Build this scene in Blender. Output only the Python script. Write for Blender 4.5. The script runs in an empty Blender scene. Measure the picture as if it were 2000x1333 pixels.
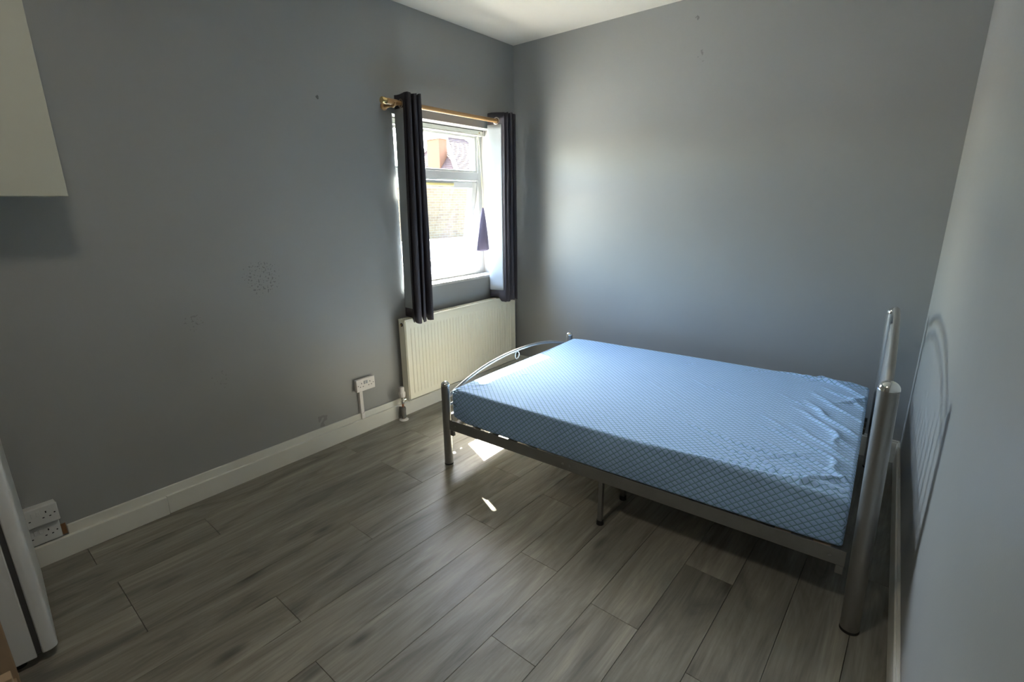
import bpy, math, random
from mathutils import Vector, Matrix

# ------------------------------------------------------------------ camera
scene = bpy.context.scene
col = scene.collection
CX, CY, CZ = 2.8702, -3.4817, 1.5046
YAW, PITCH, ROLL, FPX = 0.69814, 0.26789, -0.01236, 973.1
fw = Vector((-math.sin(YAW) * math.cos(PITCH), math.cos(YAW) * math.cos(PITCH), -math.sin(PITCH)))
rt = Vector((math.cos(YAW), math.sin(YAW), 0))
up = rt.cross(fw)
r2 = math.cos(ROLL) * rt + math.sin(ROLL) * up
u2 = -math.sin(ROLL) * rt + math.cos(ROLL) * up
cam_d = bpy.data.cameras.new('camera')
cam_d.sensor_width = 36.0
cam_d.lens = FPX / 2000 * 36.0
cam_d.clip_start = 0.02
cam = bpy.data.objects.new('camera', cam_d)
M4 = Matrix((r2, u2, -fw)).transposed().to_4x4()
M4.translation = (CX, CY, CZ)
cam.matrix_world = M4
col.objects.link(cam)
scene.camera = cam

# ------------------------------------------------------------------ sky, sun, exposure
SKY_STRENGTH = 1.0
SUN_STRENGTH = 30.0
SUN_EL = math.radians(50.0)
SUN_H = Vector((0.92, -0.39, 0)).normalized()          # horizontal travel of the sunlight
world = bpy.data.worlds.new('sky')
scene.world = world
world.use_nodes = True
wn = world.node_tree.nodes
wl = world.node_tree.links
wn.clear()
wo = wn.new('ShaderNodeOutputWorld')
bg = wn.new('ShaderNodeBackground')
sky = wn.new('ShaderNodeTexSky')
sky.sky_type = 'NISHITA'
sky.sun_disc = False
sky.sun_elevation = SUN_EL
sky.sun_rotation = math.atan2(-SUN_H.x, -SUN_H.y)
sky.dust_density = 1.6
sky.air_density = 1.15
bg.inputs['Strength'].default_value = SKY_STRENGTH
wl.new(sky.outputs[0], bg.inputs['Color'])
wl.new(bg.outputs[0], wo.inputs['Surface'])

sun_d = bpy.data.lights.new('sun', 'SUN')
sun_d.energy = SUN_STRENGTH
sun_d.angle = math.radians(0.6)
sun_d.color = (1.0, 0.93, 0.83)
sun = bpy.data.objects.new('sun', sun_d)
sd = Vector((SUN_H.x * math.cos(SUN_EL), SUN_H.y * math.cos(SUN_EL), -math.sin(SUN_EL)))
sun.rotation_euler = sd.to_track_quat('-Z', 'Y').to_euler()
sun.location = (-6, 4, 9)
col.objects.link(sun)

vs = scene.view_settings
vs.view_transform = 'Standard'
vs.look = 'None'
vs.gamma = 1.0
vs.use_curve_mapping = False
vs.exposure = 2.62
cyc = scene.cycles
cyc.max_bounces = 10
cyc.diffuse_bounces = 6
cyc.glossy_bounces = 4
cyc.transparent_max_bounces = 12
cyc.sample_clamp_indirect = 20.0
cyc.use_denoising = True
cyc.use_adaptive_sampling = True
cyc.adaptive_threshold = 0.04

rnd = random.Random(7)

# ------------------------------------------------------------------ frames: room, window wall, right wall, bed
LR, WR, W, H = 0.02195, 0.05148, 2.9038, 2.7405
BX, BY, BR = 0.83204, -1.65678, 0.05045
FR = {'world': ((0, 0, 0), 0.0),
      'left': ((0, 0, 0), math.atan(LR)),      # x = distance from the window wall, y = -(distance from the corner)
      'right': ((W, 0, 0), math.atan(WR)),     # x = outward from the right wall
      'bed': ((BX, BY, 0), BR)}


def fpoint(fr, p):
    o, a = FR[fr]
    c, s = math.cos(a), math.sin(a)
    return Vector((o[0] + p[0] * c - p[1] * s, o[1] + p[0] * s + p[1] * c, o[2] + p[2]))


# ------------------------------------------------------------------ materials
def newmat(name):
    m = bpy.data.materials.new(name)
    m.use_nodes = True
    nt = m.node_tree
    return m, nt.nodes, nt.links, nt.nodes['Principled BSDF']


def simple(name, colr, rough=0.5, metal=0.0, spec=0.5, bump=0.0, bscale=60.0, var=0.0, vscale=8.0):
    m, n, l, b = newmat(name)
    b.inputs['Base Color'].default_value = (*colr, 1)
    b.inputs['Roughness'].default_value = rough
    b.inputs['Metallic'].default_value = metal
    b.inputs['Specular IOR Level'].default_value = spec
    tc = n.new('ShaderNodeTexCoord')
    if var > 0:
        nz = n.new('ShaderNodeTexNoise')
        nz.inputs['Scale'].default_value = vscale
        nz.inputs['Detail'].default_value = 5
        l.new(tc.outputs['Object'], nz.inputs['Vector'])
        mx = n.new('ShaderNodeMix')
        mx.data_type = 'RGBA'
        mx.inputs[6].default_value = (*[c * (1 - var) for c in colr], 1)
        mx.inputs[7].default_value = (*[min(1, c * (1 + var)) for c in colr], 1)
        l.new(nz.outputs['Fac'], mx.inputs[0])
        l.new(mx.outputs[2], b.inputs['Base Color'])
    if bump > 0:
        nb = n.new('ShaderNodeTexNoise')
        nb.inputs['Scale'].default_value = bscale
        nb.inputs['Detail'].default_value = 3
        l.new(tc.outputs['Object'], nb.inputs['Vector'])
        bp = n.new('ShaderNodeBump')
        bp.inputs['Strength'].default_value = bump
        bp.inputs['Distance'].default_value = 0.004
        l.new(nb.outputs['Fac'], bp.inputs['Height'])
        l.new(bp.outputs[0], b.inputs['Normal'])
    return m


WALLC = (0.315, 0.320, 0.309)


def wall_mat(name, marks):
    """grey emulsion paint; marks = list of (centre, radius, density) with scuffs and chipped specks"""
    m, n, l, b = newmat(name)
    b.inputs['Roughness'].default_value = 0.42
    b.inputs['Specular IOR Level'].default_value = 0.45
    tc = n.new('ShaderNodeTexCoord')
    big = n.new('ShaderNodeTexNoise')
    big.inputs['Scale'].default_value = 1.6
    big.inputs['Detail'].default_value = 3
    l.new(tc.outputs['Object'], big.inputs['Vector'])
    mx = n.new('ShaderNodeMix')
    mx.data_type = 'RGBA'
    mx.inputs[6].default_value = (*[c * 0.95 for c in WALLC], 1)
    mx.inputs[7].default_value = (*[c * 1.05 for c in WALLC], 1)
    l.new(big.outputs['Fac'], mx.inputs[0])
    last = mx.outputs[2]
    for (cen, rad, dens, sc, dark) in marks:
        sub = n.new('ShaderNodeVectorMath')
        sub.operation = 'SUBTRACT'
        sub.inputs[1].default_value = cen
        l.new(tc.outputs['Object'], sub.inputs[0])
        ln = n.new('ShaderNodeVectorMath')
        ln.operation = 'LENGTH'
        l.new(sub.outputs[0], ln.inputs[0])
        mr = n.new('ShaderNodeMapRange')
        mr.inputs['From Min'].default_value = rad
        mr.inputs['From Max'].default_value = rad * 0.3
        l.new(ln.outputs['Value'], mr.inputs['Value'])
        nz = n.new('ShaderNodeTexNoise')
        nz.inputs['Scale'].default_value = sc
        nz.inputs['Detail'].default_value = 1.5
        l.new(tc.outputs['Object'], nz.inputs['Vector'])
        ad = n.new('ShaderNodeMath')
        ad.operation = 'MULTIPLY'
        l.new(nz.outputs['Fac'], ad.inputs[0])
        l.new(mr.outputs[0], ad.inputs[1])
        cr = n.new('ShaderNodeMapRange')
        cr.inputs['From Min'].default_value = dens
        cr.inputs['From Max'].default_value = dens + 0.04
        l.new(ad.outputs[0], cr.inputs['Value'])
        m2 = n.new('ShaderNodeMix')
        m2.data_type = 'RGBA'
        m2.inputs[7].default_value = (*[c * dark for c in WALLC], 1)
        l.new(cr.outputs[0], m2.inputs[0])
        l.new(last, m2.inputs[6])
        last = m2.outputs[2]
    l.new(last, b.inputs['Base Color'])
    nb = n.new('ShaderNodeTexNoise')
    nb.inputs['Scale'].default_value = 170
    nb.inputs['Detail'].default_value = 1
    l.new(tc.outputs['Object'], nb.inputs['Vector'])
    n2 = n.new('ShaderNodeTexNoise')
    n2.inputs['Scale'].default_value = 4.5
    n2.inputs['Detail'].default_value = 2
    l.new(tc.outputs['Object'], n2.inputs['Vector'])
    b1 = n.new('ShaderNodeBump')
    b1.inputs['Strength'].default_value = 0.10
    b1.inputs['Distance'].default_value = 0.002
    l.new(nb.outputs['Fac'], b1.inputs['Height'])
    b2 = n.new('ShaderNodeBump')
    b2.inputs['Strength'].default_value = 0.25
    b2.inputs['Distance'].default_value = 0.006
    l.new(n2.outputs['Fac'], b2.inputs['Height'])
    l.new(b1.outputs[0], b2.inputs['Normal'])
    l.new(b2.outputs[0], b.inputs['Normal'])
    return m


def plank_mat():
    m, n, l, b = newmat('grey_oak_laminate')
    tc = n.new('ShaderNodeTexCoord')
    oi = n.new('ShaderNodeObjectInfo')
    off = n.new('ShaderNodeVectorMath')
    off.operation = 'SCALE'
    off.inputs[0].default_value = (37.0, 53.0, 11.0)
    l.new(oi.outputs['Random'], off.inputs['Scale'])
    add = n.new('ShaderNodeVectorMath')
    l.new(tc.outputs['Object'], add.inputs[0])
    l.new(off.outputs[0], add.inputs[1])
    mp = n.new('ShaderNodeMapping')
    mp.inputs['Scale'].default_value = (9.0, 1.3, 1.0)
    l.new(add.outputs[0], mp.inputs['Vector'])
    gr = n.new('ShaderNodeTexNoise')
    gr.inputs['Scale'].default_value = 1.0
    gr.inputs['Detail'].default_value = 5
    gr.inputs['Roughness'].default_value = 0.62
    gr.inputs['Distortion'].default_value = 1.1
    l.new(mp.outputs[0], gr.inputs['Vector'])
    mp2 = n.new('ShaderNodeMapping')
    mp2.inputs['Scale'].default_value = (110.0, 5.0, 1.0)
    l.new(add.outputs[0], mp2.inputs['Vector'])
    fine = n.new('ShaderNodeTexNoise')
    fine.inputs['Scale'].default_value = 1.0
    fine.inputs['Detail'].default_value = 3
    l.new(mp2.outputs[0], fine.inputs['Vector'])
    ramp = n.new('ShaderNodeValToRGB')
    e = ramp.color_ramp.elements
    e[0].position = 0.28
    e[0].color = (0.131, 0.122, 0.101, 1)
    e[1].position = 0.72
    e[1].color = (0.379, 0.351, 0.288, 1)
    x = e.new(0.44)
    x.color = (0.226, 0.209, 0.172, 1)
    x = e.new(0.58)
    x.color = (0.289, 0.271, 0.224, 1)
    l.new(gr.outputs['Fac'], ramp.inputs[0])
    # dark knots
    mp3 = n.new('ShaderNodeMapping')
    mp3.inputs['Scale'].default_value = (6.0, 2.2, 1.0)
    l.new(add.outputs[0], mp3.inputs['Vector'])
    vo = n.new('ShaderNodeTexVoronoi')
    vo.inputs['Scale'].default_value = 1.0
    l.new(mp3.outputs[0], vo.inputs['Vector'])
    km = n.new('ShaderNodeMapRange')
    km.inputs['From Min'].default_value = 0.02
    km.inputs['From Max'].default_value = 0.17
    km.inputs['To Min'].default_value = 0.38
    km.inputs['To Max'].default_value = 1.0
    l.new(vo.outputs['Distance'], km.inputs['Value'])
    fm = n.new('ShaderNodeMapRange')
    fm.inputs['From Min'].default_value = 0.3
    fm.inputs['From Max'].default_value = 0.7
    fm.inputs['To Min'].default_value = 0.84
    fm.inputs['To Max'].default_value = 1.12
    l.new(fine.outputs['Fac'], fm.inputs['Value'])
    rv = n.new('ShaderNodeMapRange')
    rv.inputs['To Min'].default_value = 0.90
    rv.inputs['To Max'].default_value = 1.12
    l.new(oi.outputs['Random'], rv.inputs['Value'])
    k1 = n.new('ShaderNodeMath')
    k1.operation = 'MULTIPLY'
    l.new(km.outputs[0], k1.inputs[0])
    l.new(fm.outputs[0], k1.inputs[1])
    k2 = n.new('ShaderNodeMath')
    k2.operation = 'MULTIPLY'
    l.new(k1.outputs[0], k2.inputs[0])
    l.new(rv.outputs[0], k2.inputs[1])
    sc = n.new('ShaderNodeVectorMath')
    sc.operation = 'SCALE'
    l.new(ramp.outputs[0], sc.inputs[0])
    l.new(k2.outputs[0], sc.inputs['Scale'])
    l.new(sc.outputs[0], b.inputs['Base Color'])
    b.inputs['Roughness'].default_value = 0.44
    b.inputs['Specular IOR Level'].default_value = 0.5
    bp = n.new('ShaderNodeBump')
    bp.inputs['Strength'].default_value = 0.25
    bp.inputs['Distance'].default_value = 0.001
    l.new(fine.outputs['Fac'], bp.inputs['Height'])
    l.new(bp.outputs[0], b.inputs['Normal'])
    return m


def sheet_mat():
    """pale blue quilted sheet with a fine diamond grid of teal lines"""
    m, n, l, b = newmat('diamond_quilted_sheet')
    tc = n.new('ShaderNodeTexCoord')
    sep = n.new('ShaderNodeSeparateXYZ')
    l.new(tc.outputs['UV'], sep.inputs[0])

    def tri(sign):
        a = n.new('ShaderNodeMath')
        a.operation = 'MULTIPLY_ADD'
        a.inputs[1].default_value = sign * 1.15
        l.new(sep.outputs[1], a.inputs[0])
        l.new(sep.outputs[0], a.inputs[2])
        d = n.new('ShaderNodeMath')
        d.operation = 'DIVIDE'
        d.inputs[1].default_value = 0.033
        l.new(a.outputs[0], d.inputs[0])
        p = n.new('ShaderNodeMath')
        p.operation = 'PINGPONG'
        p.inputs[1].default_value = 0.5
        l.new(d.outputs[0], p.inputs[0])
        return p.outputs[0]
    t1, t2 = tri(1), tri(-1)
    mn = n.new('ShaderNodeMath')
    mn.operation = 'MINIMUM'
    l.new(t1, mn.inputs[0])
    l.new(t2, mn.inputs[1])
    mr = n.new('ShaderNodeMapRange')
    mr.interpolation_type = 'SMOOTHSTEP'
    mr.inputs['From Min'].default_value = 0.04
    mr.inputs['From Max'].default_value = 0.11
    l.new(mn.outputs[0], mr.inputs['Value'])
    nz = n.new('ShaderNodeTexNoise')
    nz.inputs['Scale'].default_value = 5
    l.new(tc.outputs['Object'], nz.inputs['Vector'])
    base = n.new('ShaderNodeMix')
    base.data_type = 'RGBA'
    base.inputs[6].default_value = (0.35, 0.54, 0.83, 1)
    base.inputs[7].default_value = (0.41, 0.60, 0.88, 1)
    l.new(nz.outputs['Fac'], base.inputs[0])
    mx = n.new('ShaderNodeMix')
    mx.data_type = 'RGBA'
    mx.inputs[6].default_value = (0.15, 0.30, 0.42, 1)
    l.new(mr.outputs[0], mx.inputs[0])
    l.new(base.outputs[2], mx.inputs[7])
    l.new(mx.outputs[2], b.inputs['Base Color'])
    b.inputs['Roughness'].default_value = 0.75
    b.inputs['Sheen Weight'].default_value = 0.15
    pw = n.new('ShaderNodeMath')
    pw.operation = 'POWER'
    pw.inputs[1].default_value = 0.5
    l.new(mn.outputs[0], pw.inputs[0])
    bp = n.new('ShaderNodeBump')
    bp.inputs['Strength'].default_value = 0.6
    bp.inputs['Distance'].default_value = 0.004
    l.new(pw.outputs[0], bp.inputs['Height'])
    l.new(bp.outputs[0], b.inputs['Normal'])
    return m


def glass_mat():
    m, n, l, b = newmat('window_glass')
    n.remove(b)
    out = n['Material Output']
    tr = n.new('ShaderNodeBsdfTransparent')
    tr.inputs[0].default_value = (0.95, 0.97, 0.96, 1)
    gl = n.new('ShaderNodeBsdfGlossy')
    gl.inputs['Roughness'].default_value = 0.02
    lw = n.new('ShaderNodeLayerWeight')
    lw.inputs['Blend'].default_value = 0.5
    pw = n.new('ShaderNodeMath')
    pw.operation = 'POWER'
    pw.inputs[1].default_value = 5.0
    l.new(lw.outputs['Facing'], pw.inputs[0])
    fr = n.new('ShaderNodeMapRange')
    fr.inputs['To Min'].default_value = 0.035
    fr.inputs['To Max'].default_value = 0.85
    l.new(pw.outputs[0], fr.inputs['Value'])
    mx = n.new('ShaderNodeMixShader')
    l.new(fr.outputs[0], mx.inputs[0])
    l.new(tr.outputs[0], mx.inputs[1])
    l.new(gl.outputs[0], mx.inputs[2])
    l.new(mx.outputs[0], out.inputs['Surface'])
    return m


def brick_mat():
    m, n, l, b = newmat('stock_brick')
    tc = n.new('ShaderNodeTexCoord')
    mp = n.new('ShaderNodeMapping')
    mp.inputs['Rotation'].default_value = (math.radians(90), 0, math.radians(90))
    l.new(tc.outputs['Object'], mp.inputs['Vector'])
    sep = n.new('ShaderNodeSeparateXYZ')
    l.new(tc.outputs['Object'], sep.inputs[0])
    cmb = n.new('ShaderNodeCombineXYZ')
    sm = n.new('ShaderNodeMath')
    l.new(sep.outputs[0], sm.inputs[0])
    l.new(sep.outputs[1], sm.inputs[1])
    l.new(sm.outputs[0], cmb.inputs[0])
    l.new(sep.outputs[2], cmb.inputs[1])
    bt = n.new('ShaderNodeTexBrick')
    bt.inputs['Scale'].default_value = 1.0
    bt.inputs['Brick Width'].default_value = 0.225
    bt.inputs['Row Height'].default_value = 0.075
    bt.inputs['Mortar Size'].default_value = 0.006
    bt.inputs['Color1'].default_value = (0.120, 0.078, 0.036, 1)
    bt.inputs['Color2'].default_value = (0.090, 0.051, 0.024, 1)
    bt.inputs['Mortar'].default_value = (0.120, 0.108, 0.084, 1)
    l.new(cmb.outputs[0], bt.inputs['Vector'])
    l.new(bt.outputs['Color'], b.inputs['Base Color'])
    b.inputs['Roughness'].default_value = 0.9
    return m


MAT = {}
MAT['wall_left'] = wall_mat('grey_wall_paint_scuffed', [
    ((0, -2.26, 1.13), 0.26, 0.585, 95, 0.55), ((0, -2.63, 0.95), 0.13, 0.58, 70, 0.75),
    ((0, -2.01, 0.18), 0.09, 0.46, 26, 0.75), ((0, -1.804, 2.106), 0.022, 0.36, 60, 0.4),
    ((0, -2.55, 0.62), 0.16, 0.62, 60, 0.8)])
MAT['wall_far'] = wall_mat('grey_wall_paint', [((1.55, 0, 2.40), 0.10, 0.57, 45, 0.7), ((1.5, 0, 2.62), 0.03, 0.42, 70, 0.6)])
MAT['wall_plain'] = wall_mat('grey_wall_paint_plain', [])
MAT['white_ceiling'] = simple('white_ceiling_paint', (0.68, 0.645, 0.57), 0.55, bump=0.1, bscale=90)
MAT['skirting'] = simple('cream_white_gloss', (0.70, 0.69, 0.62), 0.32, var=0.05, vscale=6, bump=0.08, bscale=40)
MAT['upvc'] = simple('white_upvc', (0.54, 0.54, 0.525), 0.30, var=0.02)
MAT['reveal'] = simple('white_reveal_paint', (0.50, 0.49, 0.47), 0.5, var=0.03, bump=0.1)
MAT['plank'] = plank_mat()
MAT['subfloor'] = simple('dark_joint', (0.02, 0.019, 0.017), 0.9, var=0.1)
MAT['sheet'] = sheet_mat()
MAT['glass'] = glass_mat()
MAT['brick'] = brick_mat()
MAT['steel'] = simple('silver_grey_lacquer', (0.33, 0.325, 0.31), 0.42, metal=0.8, var=0.05, vscale=14, bump=0.03, bscale=120)
MAT['rail'] = simple('grey_frame_lacquer', (0.25, 0.245, 0.23), 0.42, metal=0.6, var=0.12, vscale=20)
MAT['chrome'] = simple('chrome', (0.82, 0.82, 0.80), 0.10, metal=1.0, var=0.02)
MAT['slat'] = simple('birch_slat', (0.52, 0.42, 0.30), 0.6, var=0.12, vscale=10)
MAT['black_rubber'] = simple('black_plastic', (0.015, 0.015, 0.015), 0.55, var=0.1)
MAT['curtain'] = simple('charcoal_curtain_fabric', (0.052, 0.048, 0.058), 0.62, spec=0.35, bump=0.25, bscale=420, var=0.08, vscale=30)
MAT['lining'] = simple('white_curtain_lining', (0.36, 0.395, 0.42), 0.85, bump=0.2, bscale=300, var=0.03)
MAT['cloth'] = simple('mauve_grey_cloth', (0.20, 0.17, 0.25), 0.8, bump=0.2, bscale=300, var=0.06)
MAT['wood_pole'] = simple('honey_varnished_wood', (0.46, 0.27, 0.11), 0.35, var=0.15, vscale=20)
MAT['brass'] = simple('brass', (0.72, 0.52, 0.24), 0.22, metal=1.0, var=0.05)
MAT['eyelet'] = simple('brushed_nickel', (0.62, 0.56, 0.50), 0.28, metal=1.0, var=0.05)
MAT['radiator'] = simple('cream_radiator_enamel', (0.79, 0.76, 0.62), 0.35, var=0.03)
MAT['plastic'] = simple('white_plastic', (0.80, 0.76, 0.71), 0.35, var=0.02)
MAT['plastic_old'] = simple('aged_white_plastic', (0.62, 0.62, 0.60), 0.4, var=0.06)
MAT['hole'] = simple('dark_slot', (0.01, 0.01, 0.01), 0.7, var=0.1)
MAT['switch'] = simple('grey_rocker', (0.42, 0.44, 0.46), 0.35, var=0.05)
MAT['pipewrap'] = simple('grey_pipe_lagging', (0.16, 0.155, 0.14), 0.8, bump=0.5, bscale=80, var=0.2, vscale=40)
MAT['copper'] = simple('copper_pipe', (0.48, 0.22, 0.13), 0.35, metal=1.0, var=0.1)
MAT['cabinet'] = simple('pale_cream_laminate', (0.50, 0.51, 0.43), 0.38, var=0.02)
MAT['fridge'] = simple('white_fridge_enamel', (0.66, 0.67, 0.66), 0.28, var=0.02)
MAT['gasket'] = simple('dark_grey_gasket', (0.06, 0.06, 0.06), 0.6, var=0.05)
MAT['pine'] = simple('raw_pine', (0.38, 0.27, 0.17), 0.55, var=0.2, vscale=18)
MAT['blind'] = simple('pale_blind_rail', (0.62, 0.63, 0.56), 0.4, var=0.04)
MAT['cord'] = simple('yellowed_cord', (0.66, 0.60, 0.36), 0.7, var=0.05)
MAT['sticker'] = simple('yellow_vent_cover', (0.78, 0.68, 0.30), 0.5, var=0.04)
MAT['rooftile'] = simple('clay_roof_tile', (0.055, 0.026, 0.020), 0.85, var=0.25, vscale=9)
MAT['ridge'] = simple('pale_ridge_tile', (0.16, 0.13, 0.11), 0.85, var=0.15)
MAT['render'] = simple('white_render', (0.80, 0.79, 0.75), 0.85, var=0.05)
MAT['ground'] = simple('pale_concrete', (0.36, 0.34, 0.30), 0.9, var=0.15)
MAT['chimney'] = simple('orange_brick', (0.10, 0.04, 0.018), 0.9, var=0.3, vscale=16)


# ------------------------------------------------------------------ mesh helpers
class MB:
    def __init__(s):
        s.v, s.f = [], []

    def add(s, vs_, fs):
        o = len(s.v)
        s.v += [tuple(x) for x in vs_]
        s.f += [tuple(i + o for i in q) for q in fs]
        return s

    def box(s, x0, x1, y0, y1, z0, z1):
        return s.add([(x0, y0, z0), (x1, y0, z0), (x1, y1, z0), (x0, y1, z0), (x0, y0, z1), (x1, y0, z1), (x1, y1, z1), (x0, y1, z1)],
                     [(0, 3, 2, 1), (4, 5, 6, 7), (0, 1, 5, 4), (1, 2, 6, 5), (2, 3, 7, 6), (3, 0, 4, 7)])

    def prism(s, poly, z0, z1, inset=0.0, drop=0.0):
        """poly CCW in xy"""
        n = len(poly)
        b = [(x, y, z0) for x, y in poly]
        m = [(x, y, z1 - drop) for x, y in poly]
        cx = sum(x for x, y in poly) / n
        cy = sum(y for x, y in poly) / n
        rings = [b, m]
        if inset > 0:
            t = []
            for x, y in poly:
                t.append((x - math.copysign(min(inset, abs(x - cx)), x - cx), y - math.copysign(min(inset, abs(y - cy)), y - cy), z1))
            rings.append(t)
        vs_ = [q for r in rings for q in r]
        fs = [tuple(range(n))[::-1]]
        for k in range(len(rings) - 1):
            for i in range(n):
                j = (i + 1) % n
                fs.append((k * n + i, k * n + j, (k + 1) * n + j, (k + 1) * n + i))
        k = len(rings) - 1
        fs.append(tuple(k * n + i for i in range(n)))
        return s.add(vs_, fs)

    def tube(s, pts, r, seg=12, closed=False, caps=True):
        P = [Vector(q) for q in pts]
        n = len(P)
        rs = r if isinstance(r, (list, tuple)) else [r] * n
        rings = []
        prev = None
        for i in range(n):
            if closed:
                t = P[(i + 1) % n] - P[i - 1]
            else:
                t = P[min(i + 1, n - 1)] - P[max(i - 1, 0)]
            t.normalize()
            if prev is None:
                a = Vector((0, 0, 1)) if abs(t.z) < 0.9 else Vector((1, 0, 0))
                x = t.cross(a).normalized()
            else:
                x = (prev - t * prev.dot(t)).normalized()
            prev = x
            y = t.cross(x)
            rings.append([P[i] + (x * math.cos(2 * math.pi * k / seg) + y * math.sin(2 * math.pi * k / seg)) * rs[i] for k in range(seg)])
        vs_ = [q for r_ in rings for q in r_]
        fs = []
        for i in range(n if closed else n - 1):
            i2 = (i + 1) % n
            for k in range(seg):
                k2 = (k + 1) % seg
                fs.append((i * seg + k, i * seg + k2, i2 * seg + k2, i2 * seg + k))
        if caps and not closed:
            fs.append(tuple(range(seg))[::-1])
            fs.append(tuple((n - 1) * seg + k for k in range(seg)))
        return s.add(vs_, fs)

    def lathe(s, cen, axis, prof, seg=20):
        """prof = list of (distance along axis, radius)"""
        c = Vector(cen)
        ax = Vector(axis).normalized()
        pts = [c + ax * h for h, r in prof]
        # rings stay perpendicular to the axis
        a = Vector((0, 0, 1)) if abs(ax.z) < 0.9 else Vector((1, 0, 0))
        x = ax.cross(a).normalized()
        y = ax.cross(x)
        vs_, fs = [], []
        n = len(prof)
        for (h, r), q in zip(prof, pts):
            for k in range(seg):
                an = 2 * math.pi * k / seg
                vs_.append(q + (x * math.cos(an) + y * math.sin(an)) * r)
        for i in range(n - 1):
            for k in range(seg):
                k2 = (k + 1) % seg
                fs.append((i * seg + k, i * seg + k2, (i + 1) * seg + k2, (i + 1) * seg + k))
        fs.append(tuple(range(seg))[::-1])
        fs.append(tuple((n - 1) * seg + k for k in range(seg)))
        return s.add(vs_, fs)

    def grid(s, rows):
        n, m = len(rows), len(rows[0])
        vs_ = [q for r in rows for q in r]
        fs = [(i * m + j, i * m + j + 1, (i + 1) * m + j + 1, (i + 1) * m + j) for i in range(n - 1) for j in range(m - 1)]
        return s.add(vs_, fs)


BASES = {}


def make(name, mb, mat, base=(0, 0, 0), smooth=False, bevel=0.0, solid=0.0):
    me = bpy.data.meshes.new(name)
    me.from_pydata([(x - base[0], y - base[1], z - base[2]) for x, y, z in mb.v], [], mb.f)
    me.update()
    if mat:
        me.materials.append(MAT[mat] if isinstance(mat, str) else mat)
    o = bpy.data.objects.new(name, me)
    col.objects.link(o)
    if smooth:
        for p in me.polygons:
            p.use_smooth = True
        try:
            md = None
            me.set_sharp_from_angle(angle=math.radians(40))
        except Exception:
            pass
    if bevel > 0:
        md = o.modifiers.new('bevel', 'BEVEL')
        md.width = bevel
        md.segments = 2
        md.limit_method = 'ANGLE'
        md.angle_limit = math.radians(50)
    if solid:
        md = o.modifiers.new('thickness', 'SOLIDIFY')
        md.thickness = solid
        md.offset = 0
    return o


def place(o, fr, base):
    o.location = fpoint(fr, base)
    o.rotation_euler = (0, 0, FR[fr][1])
    BASES[o.name] = base


def tag(o, label=None, cat=None, group=None, kind=None):
    if label:
        o['label'] = label
    if cat:
        o['category'] = cat
    if group:
        o['group'] = group
    if kind:
        o['kind'] = kind
    return o


def thing(name, label, cat, fr='world', base=(0, 0, 0), group=None, kind=None):
    o = bpy.data.objects.new(name, None)
    o.empty_display_size = 0.1
    col.objects.link(o)
    place(o, fr, base)
    return tag(o, label, cat, group, kind)


def solo(name, mb, mat, label, cat, fr='world', base=(0, 0, 0), kind=None, group=None, **k):
    o = make(name, mb, mat, base, **k)
    place(o, fr, base)
    return tag(o, label, cat, group, kind)


def part(name, mb, mat, parent, **k):
    """verts are given in the frame of the thing; the root's base is subtracted"""
    base = BASES[parent.name]
    o = make(name, mb, mat, base, **k)
    o.parent = parent
    BASES[o.name] = base
    return o


# ------------------------------------------------------------------ room shell
BACK = -4.9
TH = 0.28
WS0, WS1, WZ0, WZ1 = 0.262, 1.285, 0.932, 2.087        # window opening along the wall / height


def Xl(y):
    return -LR * y


def Xr(y):
    return W - WR * y


mb = MB()
mb.box(-TH, 0, -WS0, 0.3, -0.02, H)
mb.box(-TH, 0, BACK - 0.2, -WS1, -0.02, H)
mb.box(-TH, 0, -WS1, -WS0, -0.02, WZ0 - 0.02)
mb.box(-TH, 0, -WS1, -WS0, WZ1, H)
wl_obj = solo('wall_left', mb, 'wall_left', 'grey painted wall with the window and radiator', None, 'left', kind='structure')
mb = MB().box(-0.02, W + 0.3, 0, 0.2, -0.02, H)
solo('wall_far', mb, 'wall_far', 'grey painted wall behind the bed', None, kind='structure')
mb = MB().box(0, 0.2, BACK - 0.2, 0.03, -0.02, H)
solo('wall_right', mb, 'wall_plain', 'grey painted wall at the head of the bed', None, 'right', kind='structure')
mb = MB().box(-0.3, 3.6, BACK - 0.2, BACK, -0.02, H)
solo('wall_back', mb, 'wall_plain', 'grey painted wall behind the camera', None, kind='structure')
mb = MB().box(-0.4, 3.6, BACK - 0.3, 0.3, H, H + 0.12)
solo('ceiling', mb, 'white_ceiling', 'plain white painted ceiling', None, kind='structure')

# floor: subfloor with one object for every laminate plank
floor = solo('floor', MB().box(-0.3, 3.6, BACK - 0.3, 0.3, -0.10, -0.009), 'subfloor', 'grey wood laminate floor of long planks', None, kind='structure')
room = [(Xl(0) + 0.002, -0.002), (Xl(BACK) + 0.002, BACK + 0.002), (Xr(BACK) - 0.002, BACK + 0.002), (Xr(0) - 0.002, -0.002)]  # CCW


def clip(poly, hull):
    out = poly
    for i in range(len(hull)):
        a, b = hull[i], hull[(i + 1) % len(hull)]
        res = []

        def side(q):
            return (b[0] - a[0]) * (q[1] - a[1]) - (b[1] - a[1]) * (q[0] - a[0])
        for j in range(len(out)):
            p, q = out[j], out[(j + 1) % len(out)]
            sp, sq = side(p), side(q)
            if sp >= 0:
                res.append(p)
            if (sp >= 0) != (sq >= 0):
                t = sp / (sp - sq)
                res.append((p[0] + (q[0] - p[0]) * t, p[1] + (q[1] - p[1]) * t))
        out = res
        if not out:
            return []
    return out


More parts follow.
